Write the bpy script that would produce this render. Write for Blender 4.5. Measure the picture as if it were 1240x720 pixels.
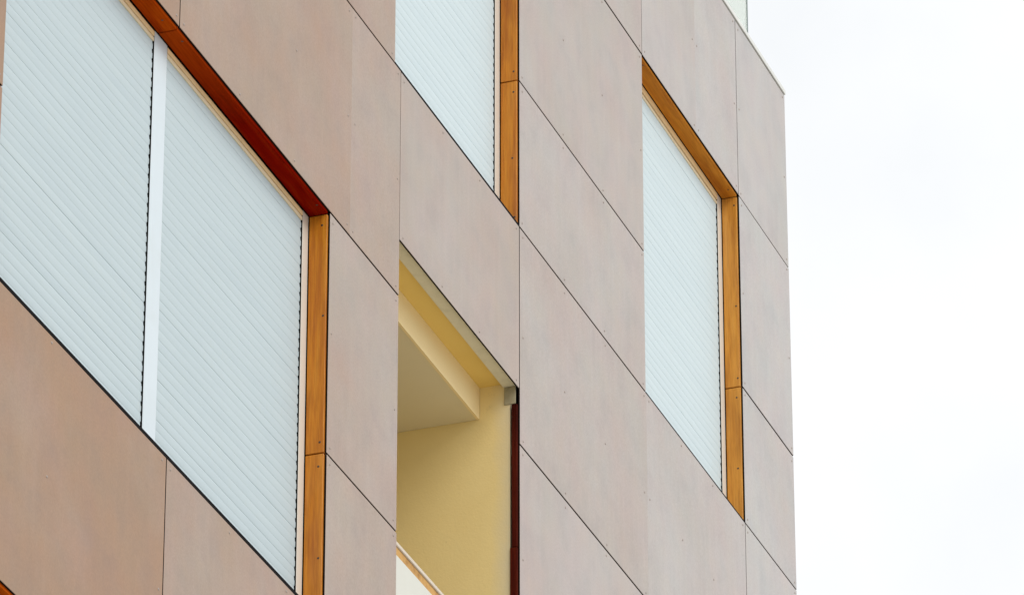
import bpy, math, random
from mathutils import Matrix, Vector
random.seed(7)
R = math.radians

for o in list(bpy.data.objects):
    bpy.data.objects.remove(o)
scene = bpy.context.scene
COL = scene.collection

# ------------------------------------------------------------------ camera
# x runs along the facade (away from the camera), y into the building, z up. Eye height 1.6 m.
EYE = 1.6
DIST = 8.1812          # the facade plane stands this far in front of the camera's path
PITCH, ROLL, YAW = R(27.7329), R(-0.0214), R(70.0004)
cam_data = bpy.data.cameras.new('camera')
cam = bpy.data.objects.new('camera', cam_data)
COL.objects.link(cam)
cam_data.sensor_width = 36.0
cam_data.lens = 36.0 * 7201.388 / 1240.0
cam_data.clip_start = 0.1
cam_data.clip_end = 3000
fx, fy = math.sin(YAW), math.cos(YAW)
right = Vector((fy, -fx, 0))
fwd = Vector((fx * math.cos(PITCH), fy * math.cos(PITCH), math.sin(PITCH)))
up = right.cross(fwd)
r2 = right * math.cos(ROLL) + up * math.sin(ROLL)
u2 = -right * math.sin(ROLL) + up * math.cos(ROLL)
m = Matrix((r2, u2, -fwd)).transposed().to_4x4()
m.translation = Vector((0, 0, EYE))
cam.matrix_world = m
scene.camera = cam

# ------------------------------------------------------------------ sky and sun (bright overcast)
SUN_DIR = Vector((-0.35, -0.75, 0.72)).normalized()      # towards the sun
world = bpy.data.worlds.new('World')
scene.world = world
world.use_nodes = True
nt = world.node_tree
nt.nodes.clear()
wout = nt.nodes.new('ShaderNodeOutputWorld')
bg = nt.nodes.new('ShaderNodeBackground')
sky = nt.nodes.new('ShaderNodeTexSky')
sky.sky_type = 'NISHITA'
sky.sun_disc = False
sky.sun_elevation = math.asin(SUN_DIR.z)
sky.sun_rotation = math.atan2(SUN_DIR.x, SUN_DIR.y)
sky.dust_density = 3.0
tc = nt.nodes.new('ShaderNodeTexCoord')
cn = nt.nodes.new('ShaderNodeTexNoise')
cn.inputs['Scale'].default_value = 9.0
cn.inputs['Detail'].default_value = 6.0
cr = nt.nodes.new('ShaderNodeValToRGB')
cr.color_ramp.elements[0].position = 0.34
cr.color_ramp.elements[0].color = (8.95, 9.15, 9.3, 1)
cr.color_ramp.elements[1].position = 0.66
cr.color_ramp.elements[1].color = (10.5, 10.5, 10.5, 1)
mx = nt.nodes.new('ShaderNodeMix')
mx.data_type = 'RGBA'
mx.inputs[0].default_value = 0.92            # cloud cover over the clear sky
nt.links.new(tc.outputs['Generated'], cn.inputs['Vector'])
nt.links.new(cn.outputs['Fac'], cr.inputs['Fac'])
nt.links.new(sky.outputs[0], mx.inputs[6])
nt.links.new(cr.outputs[0], mx.inputs[7])
nt.links.new(mx.outputs[2], bg.inputs['Color'])
bg.inputs['Strength'].default_value = 0.1
nt.links.new(bg.outputs[0], wout.inputs[0])

sun_data = bpy.data.lights.new('sun', 'SUN')
sun_data.energy = 1.5
sun_data.angle = R(32)
sun_data.color = (1.0, 0.95, 0.88)
sun = bpy.data.objects.new('sun', sun_data)
sun.rotation_euler = SUN_DIR.to_track_quat('Z', 'Y').to_euler()
COL.objects.link(sun)

vs = scene.view_settings
vs.view_transform = 'Standard'
vs.look = 'None'
vs.gamma = 1.0
vs.use_curve_mapping = False
vs.exposure = 0.15
scene.render.engine = 'CYCLES'

# ------------------------------------------------------------------ materials
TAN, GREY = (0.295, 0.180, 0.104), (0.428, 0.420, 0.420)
def mat(name, color, rough=0.5, spec=0.5, metal=0.0):
    M = bpy.data.materials.new(name)
    M.use_nodes = True
    b = M.node_tree.nodes['Principled BSDF']
    b.inputs['Base Color'].default_value = (*color, 1)
    b.inputs['Roughness'].default_value = rough
    b.inputs['Specular IOR Level'].default_value = spec
    b.inputs['Metallic'].default_value = metal
    return M, M.node_tree, b

def node(nt, kind, **kw):
    n = nt.nodes.new(kind)
    for k, v in kw.items():
        if k in n.inputs:
            n.inputs[k].default_value = v
        else:
            setattr(n, k, v)
    return n

def coords(nt, scale=(1, 1, 1), spread=37.0):
    """object coordinates, shifted by a random amount for every object"""
    t = node(nt, 'ShaderNodeTexCoord')
    info = node(nt, 'ShaderNodeObjectInfo')
    mul = node(nt, 'ShaderNodeMath', operation='MULTIPLY')
    mul.inputs[1].default_value = spread
    nt.links.new(info.outputs['Random'], mul.inputs[0])
    add = node(nt, 'ShaderNodeVectorMath', operation='ADD')
    nt.links.new(t.outputs['Object'], add.inputs[0])
    nt.links.new(mul.outputs[0], add.inputs[1])
    mp = node(nt, 'ShaderNodeMapping')
    mp.inputs['Scale'].default_value = scale
    nt.links.new(add.outputs[0], mp.inputs['Vector'])
    return mp.outputs[0], info

def noise(nt, vec, scale, detail=3.0, rough=0.55):
    n = node(nt, 'ShaderNodeTexNoise', Scale=scale, Detail=detail, Roughness=rough)
    nt.links.new(vec, n.inputs['Vector'])
    return n.outputs['Fac']

def ramp(nt, fac, stops):
    r = node(nt, 'ShaderNodeValToRGB')
    while len(r.color_ramp.elements) < len(stops):
        r.color_ramp.elements.new(0.5)
    for e, (p, c) in zip(r.color_ramp.elements, stops):
        e.position = p
        e.color = (*c, 1) if len(c) == 3 else c
    nt.links.new(fac, r.inputs['Fac'])
    return r.outputs[0]

def mixc(nt, fac, a, b, blend='MIX'):
    x = node(nt, 'ShaderNodeMix', data_type='RGBA', blend_type=blend)
    for sock, v in ((x.inputs[0], fac), (x.inputs[6], a), (x.inputs[7], b)):
        if isinstance(v, (int, float)):
            sock.default_value = v
        elif isinstance(v, tuple):
            sock.default_value = (*v, 1)
        else:
            nt.links.new(v, sock)
    return x.outputs[2]

def bump(nt, b, height, strength, dist):
    n = node(nt, 'ShaderNodeBump', Strength=strength, Distance=dist)
    nt.links.new(height, n.inputs['Height'])
    nt.links.new(n.outputs[0], b.inputs['Normal'])

# facade boards: fibre cement, mixed from tan to grey by position along the facade
# (each board carries its own amount of grey), cloudy, with faint vertical wash marks
M_PANEL, t, b = mat('facade_board', (0.4, 0.28, 0.2), 0.42, 0.5)
vec, info = coords(t)
vst, _ = coords(t, (9.0, 9.0, 0.55))
grey_mix = node(t, 'ShaderNodeAttribute', attribute_type='OBJECT', attribute_name='grey_mix')
big = noise(t, vec, 1.7, 4.0, 0.6)
mid = noise(t, vec, 5.0, 5.0, 0.65)
st = noise(t, vst, 3.0, 3.0, 0.6)
fine = noise(t, vec, 120.0, 2.0, 0.6)
fadd = node(t, 'ShaderNodeMath', operation='MULTIPLY_ADD')      # the tan-grey mix is patchy within a board
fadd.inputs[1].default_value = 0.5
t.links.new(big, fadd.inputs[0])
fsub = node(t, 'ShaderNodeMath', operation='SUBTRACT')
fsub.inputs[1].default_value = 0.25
t.links.new(grey_mix.outputs['Fac'], fsub.inputs[0])
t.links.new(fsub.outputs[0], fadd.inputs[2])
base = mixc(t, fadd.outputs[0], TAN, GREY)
base = mixc(t, 1.0, base, ramp(t, mid, [(0.3, (0.885, 0.875, 0.89)), (0.5, (1.0, 0.985, 0.985)), (0.72, (1.07, 1.045, 1.01))]), 'MULTIPLY')
tint = noise(t, vec, 2.6, 3.0, 0.6)                              # uneven pigment, pinkish to grey-green
base = mixc(t, 1.0, base, ramp(t, tint, [(0.32, (1.025, 0.965, 0.97)), (0.5, (1.005, 0.995, 0.99)), (0.68, (0.965, 1.0, 0.99))]), 'MULTIPLY')
speck = noise(t, vec, 17.0, 6.0, 0.75)                           # scattered scuffs
base = mixc(t, ramp(t, speck, [(0.69, (0, 0, 0)), (0.76, (0.4, 0.4, 0.4))]), base, (0.2, 0.15, 0.12))
base = mixc(t, 1.0, base, ramp(t, st, [(0.35, (0.98, 0.98, 0.978)), (0.55, (1.0, 1.0, 1.0)), (0.8, (1.035, 1.04, 1.05))]), 'MULTIPLY')
base = mixc(t, 1.0, base, ramp(t, fine, [(0.3, (0.93, 0.92, 0.91)), (0.7, (1.07, 1.08, 1.09))]), 'MULTIPLY')
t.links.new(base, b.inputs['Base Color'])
rg = node(t, 'ShaderNodeMapRange')
rg.inputs['To Min'].default_value = 0.30
rg.inputs['To Max'].default_value = 0.50
t.links.new(mid, rg.inputs['Value'])
t.links.new(rg.outputs[0], b.inputs['Roughness'])
bump(t, b, mid, 0.12, 0.01)

M_EDGE, t, b = mat('board_core_dark', (0.010, 0.006, 0.005), 0.9, 0.1)
M_CAVITY, t, b = mat('cavity_membrane', (0.012, 0.011, 0.011), 0.9, 0.2)
M_BLACK, t, b = mat('black_metal', (0.006, 0.006, 0.007), 0.85, 0.08)
M_RUBBER, t, b = mat('black_rubber', (0.006, 0.006, 0.006), 0.9, 0.1)

M_RIVET, t, b = mat('rivet', (0.31, 0.265, 0.24), 0.4, 0.5)
M_SCREW, t, b = mat('screw', (0.05, 0.028, 0.015), 0.5, 0.5)

def wood(name, dark, mid_, light, along, rough=0.4, spec=0.3, worn=None):
    M, t, b = mat(name, mid_, rough, spec)
    s = [26, 26, 26]
    s['xyz'.index(along)] = 1.6
    vec, info = coords(t, tuple(s))
    g = noise(t, vec, 1.0, 5.0, 0.62)
    c = ramp(t, g, [(0.28, dark), (0.5, mid_), (0.72, light)])
    s2 = [5, 5, 5]
    s2['xyz'.index(along)] = 1.3
    v2, _ = coords(t, tuple(s2))
    k = noise(t, v2, 1.0, 4.0, 0.6)
    c = mixc(t, ramp(t, k, [(0.49, (0, 0, 0)), (0.68, (0.9, 0.9, 0.9))]), c, tuple(0.85 * q for q in dark))
    k2 = noise(t, v2, 0.7, 3.0, 0.6)     # sun-faded patches
    c = mixc(t, ramp(t, k2, [(0.50, (0, 0, 0)), (0.70, (0.5, 0.5, 0.5))]), c, tuple(0.9 * q + e for q, e in zip(mid_, (0.02, 0.035, 0.05))) if spec > 0.1 else mid_)
    if worn:                     # varnish worn back to `worn` at the near end of the board
        tco = node(t, 'ShaderNodeTexCoord')
        sp = node(t, 'ShaderNodeSeparateXYZ')
        t.links.new(tco.outputs['Object'], sp.inputs[0])
        ma = node(t, 'ShaderNodeMath', operation='MULTIPLY_ADD')
        ma.inputs[1].default_value = 0.5
        t.links.new(k, ma.inputs[0])
        t.links.new(sp.outputs['X'], ma.inputs[2])
        mr = node(t, 'ShaderNodeMapRange')
        mr.inputs['From Min'].default_value = -0.58
        mr.inputs['From Max'].default_value = 0.25
        mr.inputs['To Min'].default_value = 0.85
        mr.inputs['To Max'].default_value = 0.0
        t.links.new(ma.outputs[0], mr.inputs['Value'])
        c = mixc(t, mr.outputs[0], c, worn)
    v3, _ = coords(t, tuple(q * 5 for q in s))
    c = mixc(t, 1.0, c, ramp(t, noise(t, v3, 1.0, 3.0, 0.6), [(0.3, (0.82, 0.78, 0.75)), (0.6, (1.05, 1.05, 1.05))]), 'MULTIPLY')
    t.links.new(c, b.inputs['Base Color'])
    bump(t, b, g, 0.12, 0.002)
    return M

W_ORANGE = wood('varnished_wood_upright', (0.36, 0.10, 0.008), (0.52, 0.185, 0.012), (0.60, 0.25, 0.025), 'z')
W_GOLD = wood('varnished_wood_gold_upright', (0.46, 0.175, 0.02), (0.60, 0.26, 0.032), (0.66, 0.32, 0.06), 'z')
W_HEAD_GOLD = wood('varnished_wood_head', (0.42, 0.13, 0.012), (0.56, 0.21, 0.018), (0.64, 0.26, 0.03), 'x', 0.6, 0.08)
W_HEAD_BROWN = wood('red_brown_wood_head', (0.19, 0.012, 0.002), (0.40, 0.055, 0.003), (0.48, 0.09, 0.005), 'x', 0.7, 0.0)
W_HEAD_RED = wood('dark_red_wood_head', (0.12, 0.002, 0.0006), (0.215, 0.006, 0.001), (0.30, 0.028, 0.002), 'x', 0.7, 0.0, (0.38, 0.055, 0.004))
W_DARK = wood('dark_red_wood_upright', (0.025, 0.002, 0.001), (0.06, 0.006, 0.003), (0.12, 0.016, 0.006), 'z', 0.6, 0.05)

def slat_paint(name, c0, c1, grime):
    M, t, b = mat(name, c0, 0.5, 0.5)
    vec, info = coords(t, (1.0, 4.0, 4.0))
    c = ramp(t, noise(t, vec, 1.2, 3.0, 0.6), [(0.3, c0), (0.7, c1)])
    vec2, _ = coords(t, (14.0, 4.0, 4.0))
    n2 = noise(t, vec2, 1.4, 4.0, 0.7)
    c = mixc(t, ramp(t, n2, [(0.55, (0, 0, 0)), (0.8, (0.15, 0.15, 0.15))]), c, grime)
    t.links.new(c, b.inputs['Base Color'])
    return M
M_SLAT = slat_paint('shutter_slat', (0.435, 0.53, 0.58), (0.465, 0.56, 0.605), (0.50, 0.53, 0.47))
M_SLAT_PALE = slat_paint('pale_shutter_slat', (0.525, 0.635, 0.69), (0.555, 0.665, 0.715), (0.58, 0.62, 0.58))  # lighter slat tone for the two upper windows

def paint(name, color, rough=0.55, dirt=(0.5, 0.45, 0.38), amount=0.25, scale=6.0):
    M, t, b = mat(name, color, rough, 0.4)
    vec, info = coords(t)
    n = noise(t, vec, scale, 5.0, 0.65)
    c = mixc(t, ramp(t, n, [(0.48, (0, 0, 0)), (0.78, (amount,) * 3)]), color,
             tuple(a * d for a, d in zip(color, dirt)))
    t.links.new(c, b.inputs['Base Color'])
    return M

M_FRAME = paint('white_frame_paint', (0.60, 0.69, 0.76), 0.45, (0.8, 0.78, 0.7), 0.2)
M_GUIDE = paint('off_white_guide', (0.66, 0.62, 0.56), 0.45, (0.85, 0.8, 0.7), 0.3)
M_TRIM = paint('cream_trim', (0.86, 0.66, 0.38), 0.55, (0.7, 0.6, 0.45), 0.5, 9.0)
M_TRIM_PALE = paint('pale_trim', (0.80, 0.68, 0.48), 0.55, (0.8, 0.75, 0.65), 0.3, 9.0)
M_YELLOW, t, b = mat('yellow_wall_paint', (0.84, 0.68, 0.34), 0.7, 0.4)
tco = node(t, 'ShaderNodeTexCoord')
sp = node(t, 'ShaderNodeSeparateXYZ')
t.links.new(tco.outputs['Object'], sp.inputs[0])
nz = noise(t, tco.outputs['Object'], 5.0, 4.0, 0.6)
ad = node(t, 'ShaderNodeMath', operation='MULTIPLY_ADD')
ad.inputs[1].default_value = 0.08
t.links.new(nz, ad.inputs[0])
t.links.new(sp.outputs['Y'], ad.inputs[2])
mr = node(t, 'ShaderNodeMapRange')                  # rain-bleached outer edge of the side walls
mr.inputs['From Min'].default_value = -0.787 - 0.02 + 0.04
mr.inputs['From Max'].default_value = -0.787 + 0.09 + 0.04
t.links.new(ad.outputs[0], mr.inputs['Value'])
c = mixc(t, mr.outputs[0], (0.66, 0.60, 0.44), (0.84, 0.68, 0.32))
c = mixc(t, ramp(t, noise(t, tco.outputs['Object'], 2.2, 5.0, 0.65), [(0.48, (0, 0, 0)), (0.78, (0.35, 0.35, 0.35))]), c, (0.75, 0.57, 0.23))
smud = noise(t, tco.outputs['Object'], 11.0, 6.0, 0.75)         # scuffs and old stains
c = mixc(t, ramp(t, smud, [(0.64, (0, 0, 0)), (0.74, (0.4, 0.4, 0.4))]), c, (0.40, 0.29, 0.14))
t.links.new(c, b.inputs['Base Color'])
bump(t, b, noise(t, tco.outputs['Object'], 90.0, 3.0, 0.6), 0.25, 0.003)
M_YELLOW_DEEP = paint('deep_yellow_paint', (0.86, 0.62, 0.18), 0.7, (0.85, 0.78, 0.6), 0.35, 4.0)
M_CREAM = paint('cream_ceiling_paint', (0.92, 0.75, 0.42), 0.7, (0.9, 0.85, 0.75), 0.3, 3.0)
M_CEIL = paint('grey_ceiling_paint', (0.76, 0.68, 0.47), 0.8, (0.9, 0.88, 0.85), 0.3, 3.0)
M_GREY = paint('grey_render_strip', (0.78, 0.745, 0.58), 0.7, (0.75, 0.75, 0.7), 0.5, 14.0)
M_WHITE = paint('white_balustrade_paint', (0.63, 0.645, 0.60), 0.5, (0.9, 0.9, 0.85), 0.25, 5.0)
M_CAP = paint('cream_cap', (0.62, 0.55, 0.46), 0.5, (0.8, 0.75, 0.65), 0.3, 9.0)
M_BLOCK = paint('grey_corner_mortar', (0.34, 0.31, 0.21), 0.8, (0.55, 0.5, 0.4), 0.7, 30.0)
M_RUST = paint('rusty_steel', (0.55, 0.32, 0.10), 0.75, (0.4, 0.28, 0.2), 0.9, 16.0)
M_COPING = paint('pale_metal_coping', (0.66, 0.68, 0.67), 0.4, (0.75, 0.75, 0.75), 0.4, 8.0)
M_RENDER = paint('side_wall_render', (0.42, 0.36, 0.32), 0.8, (0.8, 0.8, 0.8), 0.3, 1.5)
M_GLASS, t, b = mat('roof_glass', (0.80, 0.87, 0.80), 0.12, 0.5)
b.inputs['Transmission Weight'].default_value = 0.85
b.inputs['IOR'].default_value = 1.45
M_GLASS_EDGE, t, b = mat('glass_edge', (0.10, 0.15, 0.14), 0.3, 0.5)

M_GROUND, t, b = mat('plaza_paving', (0.34, 0.32, 0.29), 0.85, 0.3)
vec, _ = coords(t)
t.links.new(ramp(t, noise(t, vec, 0.6, 6.0, 0.65), [(0.3, (0.44, 0.41, 0.355)), (0.7, (0.54, 0.505, 0.44))]), b.inputs['Base Color'])
M_KERB, t, b = mat('kerb_stone', (0.45, 0.43, 0.39), 0.85, 0.3)

# ------------------------------------------------------------------ mesh helpers
class MB:
    def __init__(s):
        s.v, s.f, s.mi = [], [], []
    def quad(s, pts, mi=0):
        i = len(s.v)
        s.v += [tuple(p) for p in pts]
        s.f.append(tuple(range(i, i + len(pts))))
        s.mi.append(mi)
    def box(s, x0, x1, y0, y1, z0, z1, mi=0):
        i = len(s.v)
        s.v += [(x0, y0, z0), (x1, y0, z0), (x1, y1, z0), (x0, y1, z0),
                (x0, y0, z1), (x1, y0, z1), (x1, y1, z1), (x0, y1, z1)]
        for f in ((0, 3, 2, 1), (4, 5, 6, 7), (0, 1, 5, 4), (1, 2, 6, 5), (2, 3, 7, 6), (3, 0, 4, 7)):
            s.f.append(tuple(i + k for k in f))
            s.mi.append(mi)
        return s
    def bbox(s, x0, x1, y0, y1, z0, z1, c=0.003):
        """box with chamfered edges (convex hull of 24 points built face by face)"""
        X, Y, Z = (x0, x1), (y0, y1), (z0, z1)
        sg = (1, -1)
        def P(i, j, k, ax):
            p = [X[i] + (0 if ax == 0 else c * sg[i]), Y[j] + (0 if ax == 1 else c * sg[j]), Z[k] + (0 if ax == 2 else c * sg[k])]
            return tuple(p)
        idx = {}
        base = len(s.v)
        for i in (0, 1):
            for j in (0, 1):
                for k in (0, 1):
                    for ax in range(3):
                        idx[(i, j, k, ax)] = len(s.v)
                        s.v.append(P(i, j, k, ax))
        F = []
        for ax in range(3):
            for e in (0, 1):
                loop = []
                for (u, w) in ((0, 0), (1, 0), (1, 1), (0, 1)):
                    key = [0, 0, 0]
                    key[ax] = e
                    key[(ax + 1) % 3] = u
                    key[(ax + 2) % 3] = w
                    loop.append(idx[(*key, ax)])
                F.append(loop if e else loop[::-1])
        for ax in range(3):          # edges running along ax
            a1, a2 = (ax + 1) % 3, (ax + 2) % 3
            for u in (0, 1):
                for w in (0, 1):
                    def K(e, face):
                        key = [0, 0, 0]
                        key[ax], key[a1], key[a2] = e, u, w
                        return idx[(*key, face)]
                    loop = [K(0, a1), K(1, a1), K(1, a2), K(0, a2)]
                    F.append(loop if u == w else loop[::-1])
        for i in (0, 1):
            for j in (0, 1):
                for k in (0, 1):
                    loop = [idx[(i, j, k, 0)], idx[(i, j, k, 1)], idx[(i, j, k, 2)]]
                    F.append(loop if (i + j + k) % 2 else loop[::-1])
        for f in F:
            s.f.append(tuple(f))
            s.mi.append(0)
        return s
    def dome(s, x, y, z, r, h, axis='y', n=7):
        """a low screw head; axis y faces -y, axis x faces -x, axis z faces down"""
        i = len(s.v)
        rings = ((r, 0), (r * 0.7, h * 0.7))
        def put(a, b, d):
            if axis == 'y':
                return (x + a, y - d, z + b)
            if axis == 'x':
                return (x - d, y + a, z + b)
            return (x + a, y + b, z - d)
        for rr, d in rings:
            for k in range(n):
                a = 2 * math.pi * k / n
                s.v.append(put(rr * math.cos(a), rr * math.sin(a), d))
        s.v.append(put(0, 0, h))
        for k in range(n):
            k2 = (k + 1) % n
            s.f.append((i + k, i + k2, i + n + k2, i + n + k))
            s.mi.append(0)
            s.f.append((i + n + k, i + n + k2, i + 2 * n))
            s.mi.append(0)
    def mesh(s, name, mats):
        me = bpy.data.meshes.new(name)
        me.from_pydata(s.v, [], s.f)
        for q in (mats if isinstance(mats, (list, tuple)) else [mats]):
            me.materials.append(q)
        me.polygons.foreach_set('material_index', s.mi)
        me.update()
        return me
    def build(s, name, mats, parent=None, label=None, centre=True):
        if centre and s.v:
            lo = [min(p[i] for p in s.v) for i in range(3)]
            hi = [max(p[i] for p in s.v) for i in range(3)]
            c = [(a + b) / 2 for a, b in zip(lo, hi)]
            s.v = [tuple(p[i] - c[i] for i in range(3)) for p in s.v]
        else:
            c = (0, 0, 0)
        return link(name, s.mesh(name, mats), parent, c, label)

def link(name, me, parent=None, loc=(0, 0, 0), label=None):
    """loc is in the building's own coordinates: x along the facade, y into it, z above the camera's eye"""
    o = bpy.data.objects.new(name, me)
    COL.objects.link(o)
    if parent is not None:
        o.parent = parent
        po = ORIGIN.get(parent.name, (0, 0, 0))
        o.location = tuple(a - b for a, b in zip(loc, po))
    else:
        o.location = loc
    ORIGIN[o.name] = tuple(loc)
    if label:
        o['label'] = label
    return o
ORIGIN = {}

# ------------------------------------------------------------------ the setting
def structure(mb, name, m_):
    o = mb.build(name, m_)
    o['kind'] = 'structure'
    return o
g = MB(); g.quad([(-900, -900, 0), (900, -900, 0), (900, 900, 0), (-900, 900, 0)])
structure(g, 'ground', M_GROUND)
g = MB(); g.box(-60, 90, DIST - 3.2, DIST + 0.1, -0.2, 0.115)
structure(g, 'pavement', M_KERB)
g = MB(); g.bbox(-60, 90, DIST - 3.4, DIST - 3.2, -0.2, 0.12, 0.01)
structure(g, 'kerb', M_KERB)

# ------------------------------------------------------------------ the building
B = bpy.data.objects.new('apartment_building', None)
COL.objects.link(B)
B.location = (0, DIST, EYE)
B['label'] = 'apartment block clad in tan-pink facade boards with white roller shutters in wooden reveals'
B['category'] = 'building'
ORIGIN[B.name] = (0, 0, 0)

# levels of the horizontal joints and of the upright joints
ROWS = [15.941, 14.882, 13.765, 12.994, 11.882, 10.762, 9.992, 8.852,
        7.74, 6.97, 5.85, 4.74, 3.97, 2.85, 1.74, 0.97, -0.15, -1.47]
XL, XC = 12.0, 26.789
XW, XF, XE, XD, XV, XB, XA = 17.056, 18.637, 20.258, 21.061, 22.58, 24.377, 25.93
X2 = 20.99                      # near side of the upper window
ZB = 12.161                     # head of the balcony opening
GAP = 0.0042                    # half a joint
TIGHT = 0.0006                  # half of a butt joint
TH = 0.009                      # board thickness

def panel(x0, x1, z0, z1, g0=GAP, g1=GAP, gz0=GAP, gz1=GAP):
    x0 += g0; x1 -= g1; z0 += gz0; z1 -= gz1
    if g0 == GAP:
        x0 += random.uniform(-0.0008, 0.0008)
    if g1 == GAP:
        x1 += random.uniform(-0.0008, 0.0008)
    z0 += random.uniform(-0.0006, 0.0006); z1 += random.uniform(-0.0006, 0.0006)
    d = random.uniform(-0.0008, 0.0008)
    c = 0.0012
    mb = MB()
    y0, y1 = d, TH
    a = [(x0 + c, y0, z0 + c), (x1 - c, y0, z0 + c), (x1 - c, y0, z1 - c), (x0 + c, y0, z1 - c)]
    e = [(x0, y0 + c, z0), (x1, y0 + c, z0), (x1, y0 + c, z1), (x0, y0 + c, z1)]
    k = [(x0, y1, z0), (x1, y1, z0), (x1, y1, z1), (x0, y1, z1)]
    mb.quad(a, 0)
    for i in range(4):
        j = (i + 1) % 4
        mb.quad([a[j], a[i], e[i], e[j]], 0)
        mb.quad([e[j], e[i], k[i], k[j]], 1)
    mb.quad(k[::-1], 1)
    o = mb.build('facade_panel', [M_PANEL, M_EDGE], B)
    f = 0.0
    for xa, fa in GREY_MIXES:
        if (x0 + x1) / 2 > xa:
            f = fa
    o['grey_mix'] = f + random.uniform(-0.04, 0.04)
    PANELS.append((x0, x1, z0, z1, d))
PANELS = []
GREY_MIXES = ((0, 0.0), (17.8, 0.02), (18.7, 0.26), (20.4, 0.45), (21.3, 0.55), (22.8, 0.72), (24.4, 0.86), (25.3, 0.93), (26.0, 1.0))  # boards turn greyer step by step towards the far corner

T = 'tight'
def row(i, *runs):
    """runs of upright joints; a 't' after a joint makes it a tight butt joint"""
    z1, z0 = ROWS[i], ROWS[i + 1]
    for run in runs:
        xs = [q if isinstance(q, tuple) else (q, GAP) for q in run]
        for (a, ga), (c, gc) in zip(xs, xs[1:]):
            panel(a, c, z0, z1, ga, gc)
row(0, (XL, 13.8, 15.45, XF, (20.48, TIGHT), XD, XV, XB, (25.232, TIGHT), XA, (XC, 0)))
row(1, (XL, 13.8, 15.45, XF, X2), (XV, XB), (XA, (XC, 0)))
row(2, (XL, 13.8, 15.45, XF, X2), (XV, XB), (XA, (XC, 0)))
# the row under the upper windows; one board is cut short or long by the balcony head
row(3, (XL, 13.8, 15.45, XF, (20.48, TIGHT), XD), (XV, (XB, TIGHT), XA, (XC, 0)))
panel(XD, XV, ZB, ROWS[3], GAP, GAP, 0, GAP)
row(4, (XL, 13.8, 15.45, XW), (XE, XD), (XV, XB, XA, (XC, 0)))
row(5, (XL, 13.8, 15.45, XW), (XE, XD), (XV, XB, XA, (XC, 0)))
row(6, (XL, 13.8, 15.45, XF, (20.48, TIGHT), XD, XV, (XB, TIGHT), XA, (XC, 0)))
for i in (7, 8):
    row(i, (XL, 13.8, 15.45, XW), (XE, XD, XV, XB, XA, (XC, 0)))
for i in range(9, len(ROWS) - 1):
    row(i, (XL, 13.8, 15.45, XF, XE, XD, XV, XB, XA, (XC, 0)))

# rivet heads: along the edges and down the middle of each board
rv = MB()
for (x0, x1, z0, z1, d) in PANELS:
    if z1 < 6.5 or x1 < 15.5:
        continue
    w, h = x1 - x0, z1 - z0
    nx = 2 if w < 0.95 else (3 if w < 1.35 else 4)
    nz = 3 if h > 0.9 else 2
    for a in range(nx):
        for c_ in range(nz):
            px = x0 + 0.035 + (w - 0.07) * a / (nx - 1) + random.uniform(-0.006, 0.006)
            pz = z0 + 0.03 + (h - 0.06) * c_ / (nz - 1) + random.uniform(-0.006, 0.006)
            rv.dome(px, d, pz, 0.0065, 0.0032)
o = rv.build('rivet_heads', M_RIVET, B, centre=False)
o['kind'] = 'stuff'

# core wall behind the boards, round the balcony opening
core = MB()
YB = 0.135
core.box(XL, XD - 0.02, YB, 9.0, -1.55, 15.93)
core.box(XV + 0.02, XC - 0.012, YB, 9.0, -1.55, 15.93)
core.box(XD - 0.02, XV + 0.02, YB, 9.0, -1.55, 9.6)
core.box(XD - 0.02, XV + 0.02, 0.30, 9.0, 12.30, 15.93)
core.box(XD - 0.02, XV + 0.02, 1.62, 9.0, 9.6, 12.30)
core.build('core_wall', M_CAVITY, B)
sw = MB()
sw.box(XC - 0.012, XC - 0.001, 0.012, 9.0, -1.55, 15.93)
sw.build('side_wall', M_RENDER, B)
fl = MB()                       # battens that close the cavity behind the head of the balcony
fl.box(XD, XV, 0.012, 0.30, 12.215, 12.29)
fl.build('lintel', M_CAVITY, B)

# ------------------------------------------------------------------ windows
def slat_mesh(length, pitch, m_):
    """a shutter lath: slightly bulged face, shallow lip above and below, closed ends, an end
    clip narrower than the lath that runs in the guide"""
    h = pitch
    prof = [(0.0100, -0.001), (0.0031, 0.0004), (0.0026, 0.0020), (0.0019, h * 0.18), (0.0014, h * 0.36), (0.0012, h * 0.52),
            (0.0013, h * 0.68), (0.0017, h * 0.84), (0.0024, h * 0.965), (0.0030, h * 0.992), (0.0100, h * 0.999)]
    mb = MB()
    for (ya, za), (yb, zb) in zip(prof, prof[1:]):
        mb.quad([(0, ya, za), (length, ya, za), (length, yb, zb), (0, yb, zb)])
    mb.quad([(0, y, z) for y, z in prof])
    mb.quad([(length, y, z) for y, z in prof][::-1])
    mb.quad([(0, prof[0][0], 0), (0, prof[-1][0], prof[-1][1]), (length, prof[-1][0], prof[-1][1]), (length, prof[0][0], 0)])
    mb.box(length, length + 0.0085, 0.0022, 0.0098, h * 0.22, h * 0.74)
    mb.box(-0.0085, 0.0, 0.0022, 0.0098, h * 0.22, h * 0.74)
    return mb.mesh('slat', m_)

SY = 0.0985                      # plane of the shutters
PITCH_SLAT = 0.0432

def shutter(win, x0, x1, z0, z1, m_):
    me = slat_mesh(x1 - x0, PITCH_SLAT, m_)
    loose = set(random.sample(range(4, 40), 3))      # laths that hang a little open
    n = int(math.ceil((z1 - z0) / PITCH_SLAT))
    for k in range(n):
        z = z0 + k * PITCH_SLAT
        dz = -0.0012 if k in loose else random.uniform(-0.0002, 0.0002)
        link('slat', me, win, (x0, SY + random.uniform(-0.0003, 0.0003), z + dz))

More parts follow.
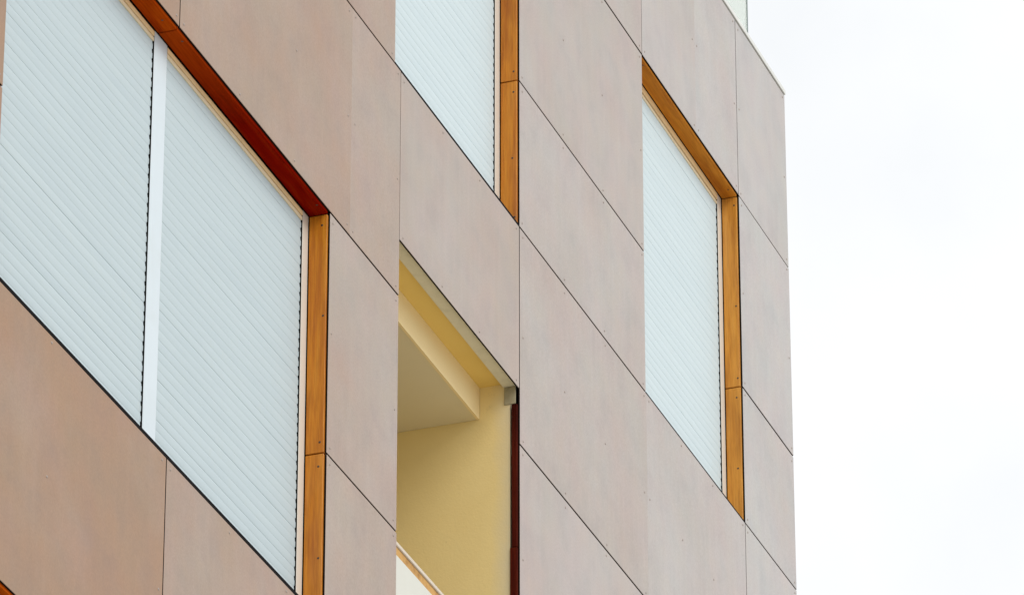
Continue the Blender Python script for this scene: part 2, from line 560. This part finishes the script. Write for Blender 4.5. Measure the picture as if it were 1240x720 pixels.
def boards_z(win, x0, x1, zs, m_, name='jamb_board'):
    for za, zb in zip(zs, zs[1:]):
        mb = MB()
        mb.bbox(x0, x1, 0.0105, 0.09, za + 0.0030, zb - 0.0030, 0.0015)
        mb.build(name, m_, win)

def screws_on_jamb(mb, x, zs):
    for za, zb in zip(zs, zs[1:]):
        for q in (za + 0.05, (za + zb) / 2 + random.uniform(-0.1, 0.1), zb - 0.06):
            mb.dome(x, 0.022 + random.uniform(0, 0.012), q, 0.0055, 0.0015, 'x')

def window(x0, x1, zt, zm, zb, heads, jamb_mat, label, mullion=None, trims=((0.022, 0.0), (0.017, 0.0015)),
           sill_h=0.018, slat_mat=None, gaps=(0.014, 0.005)):
    # fixed frame: both guides and the mullion
    fr = MB()
    gx = 0.062
    slat_mat = slat_mat or M_SLAT
    fr.bbox(x1 - gx - 0.008, x1 - 0.008, 0.0945, 0.130, zb + 0.006, zt - 0.009, 0.0015)
    win = bpy.data.objects.new('window', None)
    COL.objects.link(win)
    win.parent = B
    win.location = (x0, 0.1, zb)
    ORIGIN[win.name] = (x0, 0.1, zb)
    win['label'] = label
    fr.build('shutter_guide', M_GUIDE, win)
    fr = MB()
    fr.bbox(x0 + 0.008, x0 + 0.008 + gx, 0.0945, 0.130, zb + 0.006, zt - 0.009, 0.0015)
    fr.build('shutter_guide', M_GUIDE, win)
    slots = [(x0 + 0.008 + gx, 1), (x1 - 0.008 - gx, -1)]
    spans = []
    if mullion:
        ma, mb_ = mullion
        q = MB(); q.bbox(ma, mb_, 0.0940, 0.130, zb + 0.006, zt - 0.009, 0.0015)
        q.build('mullion', M_FRAME, win)
        spans = [(x0 + 0.008 + gx, ma), (mb_, x1 - 0.008 - gx)]
        slots += [(ma, -1), (mb_, 1)]
    else:
        spans = [(x0 + 0.008 + gx, x1 - 0.008 - gx)]
    for sx, d in slots:          # dark slot that the laths run in
        q = MB()
        a, c = sorted((sx + d * 0.0004, sx + d * 0.003))
        q.box(a, c, 0.0958, 0.128, zb + 0.006, zt - 0.012)
        q.build('guide_slot', M_RUBBER, win)
    # wood lining
    k = 0.0
    for (ha, hb, hm) in heads:
        q = MB(); q.bbox(ha + 0.0042, hb - 0.0042, 0.0105, 0.09, zt - 0.008, zt + 0.02, 0.0015)
        q.build('head_board', hm, win)
    boards_z(win, x1 - 0.008, x1 + 0.02, (zb + 0.002, zm, zt - 0.0085), jamb_mat)
    boards_z(win, x0 - 0.02, x0 + 0.008, (zb + 0.002, zm, zt - 0.0085), jamb_mat)
    sc = MB()
    screws_on_jamb(sc, x1 - 0.008, (zb, zm, zt))
    for (ha, hb, hm) in heads:
        nn = max(2, int((hb - ha) / 0.55))
        for i in range(nn):
            sc.dome(ha + 0.09 + (hb - ha - 0.18) * i / (nn - 1), 0.03 + random.uniform(-0.008, 0.008), zt - 0.008, 0.0055, 0.0015, 'z')
    so = sc.build('screw_heads', M_SCREW, win)
    so['kind'] = 'stuff'
    # metal sill
    q = MB(); q.bbox(x0 + 0.001, x1 - 0.001, 0.001, 0.128, zb - 0.0025, zb - 0.0025 + sill_h, 0.001)
    q.build('sill', M_BLACK, win)
    for sa, sb in spans:
        z = zt - gaps[0]
        for j, (hh, dy) in enumerate(trims):
            q = MB(); q.bbox(sa + 0.004, sb - 0.004, 0.0935 + dy, 0.128, z - hh, z, 0.0012)
            q.build('head_trim', M_TRIM if j == 0 else M_TRIM_PALE, win)
            z -= hh + gaps[1]
        shutter(win, sa + 0.0095, sb - 0.0095, zb + sill_h, z - PITCH_SLAT * 0.2, slat_mat)
    return win

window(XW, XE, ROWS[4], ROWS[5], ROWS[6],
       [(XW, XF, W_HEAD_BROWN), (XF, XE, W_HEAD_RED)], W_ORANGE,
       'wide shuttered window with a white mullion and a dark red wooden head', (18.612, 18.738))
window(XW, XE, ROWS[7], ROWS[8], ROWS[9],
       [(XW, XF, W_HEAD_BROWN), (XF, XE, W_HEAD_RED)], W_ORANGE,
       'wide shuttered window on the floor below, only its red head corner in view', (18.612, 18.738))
window(X2, XV, ROWS[1], ROWS[2], ROWS[3],
       [(X2, XV, W_HEAD_GOLD)], W_ORANGE,
       'shuttered window cut off by the top of the picture, orange wooden jamb',
       sill_h=0.013, slat_mat=M_SLAT_PALE)
window(XB, XA, ROWS[1], ROWS[2], ROWS[3],
       [(XB, XA, W_HEAD_GOLD)], W_GOLD,
       'narrow shuttered window nearest the building corner with golden wooden reveal',
       trims=((0.036, 0.0), (0.016, 0.0015)), sill_h=0.009, slat_mat=M_SLAT_PALE, gaps=(0.010, 0.010))

# ------------------------------------------------------------------ recessed balcony
bal = MB()                       # its side wall and back wall
FLOOR = 9.62
bal.box(XV - 0.0005, XV + 0.018, 0.046, 1.62, FLOOR, 12.21)
bal.box(XD - 0.018, XD + 0.0005, 0.046, 1.62, FLOOR, 12.21)
bal.box(XD, XV, 1.59, 1.615, FLOOR, 12.21)
balcony = bal.build('balcony', M_YELLOW, B, 'recessed balcony with yellow walls and a dropped ceiling')
q = MB(); q.box(XD + 0.001, XV - 0.001, 0.010, 0.078, 12.178, 12.213)
q.build('head_soffit', M_GREY, balcony)
q = MB(); q.box(XD + 0.001, XV - 0.001, 0.079, 0.32, 12.196, 12.213)
q.build('upper_soffit', M_YELLOW_DEEP, balcony)
q = MB(); q.box(XD + 0.002, XV - 0.003, 0.193, 0.206, 12.036, 12.1955)
q.build('ceiling_fascia', M_CREAM, balcony)
q = MB(); q.box(XD + 0.002, XV - 0.002, 0.2065, 1.588, 12.038, 12.19)
q.build('ceiling', M_CEIL, balcony)
q = MB(); q.box(XD, XV, 0.012, 1.6, FLOOR - 0.1, FLOOR)
q.build('floor_slab', M_GREY, balcony)
q = MB(); q.bbox(XV - 0.005, XV - 0.001, 0.018, 0.074, 12.088, 12.177, 0.0015)
q.build('corner_block', M_BLOCK, balcony)
for za, zb, w in ((11.372, 12.084, 0.0375), (10.25, 11.37, 0.0445), (FLOOR, 10.248, 0.0445)):
    q = MB(); q.bbox(XV - 0.0075, XV + 0.012, 0.0105, w, za, zb, 0.002)
    q.build('jamb_board', W_DARK, balcony)
    q = MB(); q.bbox(XD - 0.012, XD + 0.0075, 0.0105, w, za, zb, 0.002)
    q.build('jamb_board', W_DARK, balcony)
# balustrade: white sheet, rusty angle, pale cap
RZ = 10.835
q = MB(); q.bbox(XD + 0.008, XV - 0.008, 0.085, 0.125, RZ - 0.020, RZ, 0.003)
q.build('handrail', M_CAP, balcony)
q = MB(); q.box(XD + 0.008, XV - 0.008, 0.092, 0.120, RZ - 0.060, RZ - 0.0205)
q.build('rail_angle', M_RUST, balcony)
q = MB(); q.bbox(XD + 0.008, XV - 0.008, 0.089, 0.112, FLOOR + 0.01, RZ - 0.0605, 0.002)
q.build('balustrade_sheet', M_WHITE, balcony)

# ------------------------------------------------------------------ roof edge
q = MB(); q.bbox(XL, XC + 0.004, -0.006, 0.34, 15.9425, 15.970, 0.002)
q.build('coping', M_COPING, B)
q = MB(); q.box(XL, XC - 0.02, 0.34, 9.0, 15.9, 15.935)
q.build('roof_deck', M_GROUND, B)
q = MB(); q.bbox(XL + 0.5, 26.296, 0.050, 0.066, 15.971, 16.95, 0.001)
gl = q.build('roof_balustrade', M_GLASS, B, 'pale green glass balustrade on the roof edge')
q = MB(); q.bbox(26.2965, 26.312, 0.048, 0.068, 15.971, 16.95, 0.001)
q.build('edge_strip', M_GLASS_EDGE, gl)
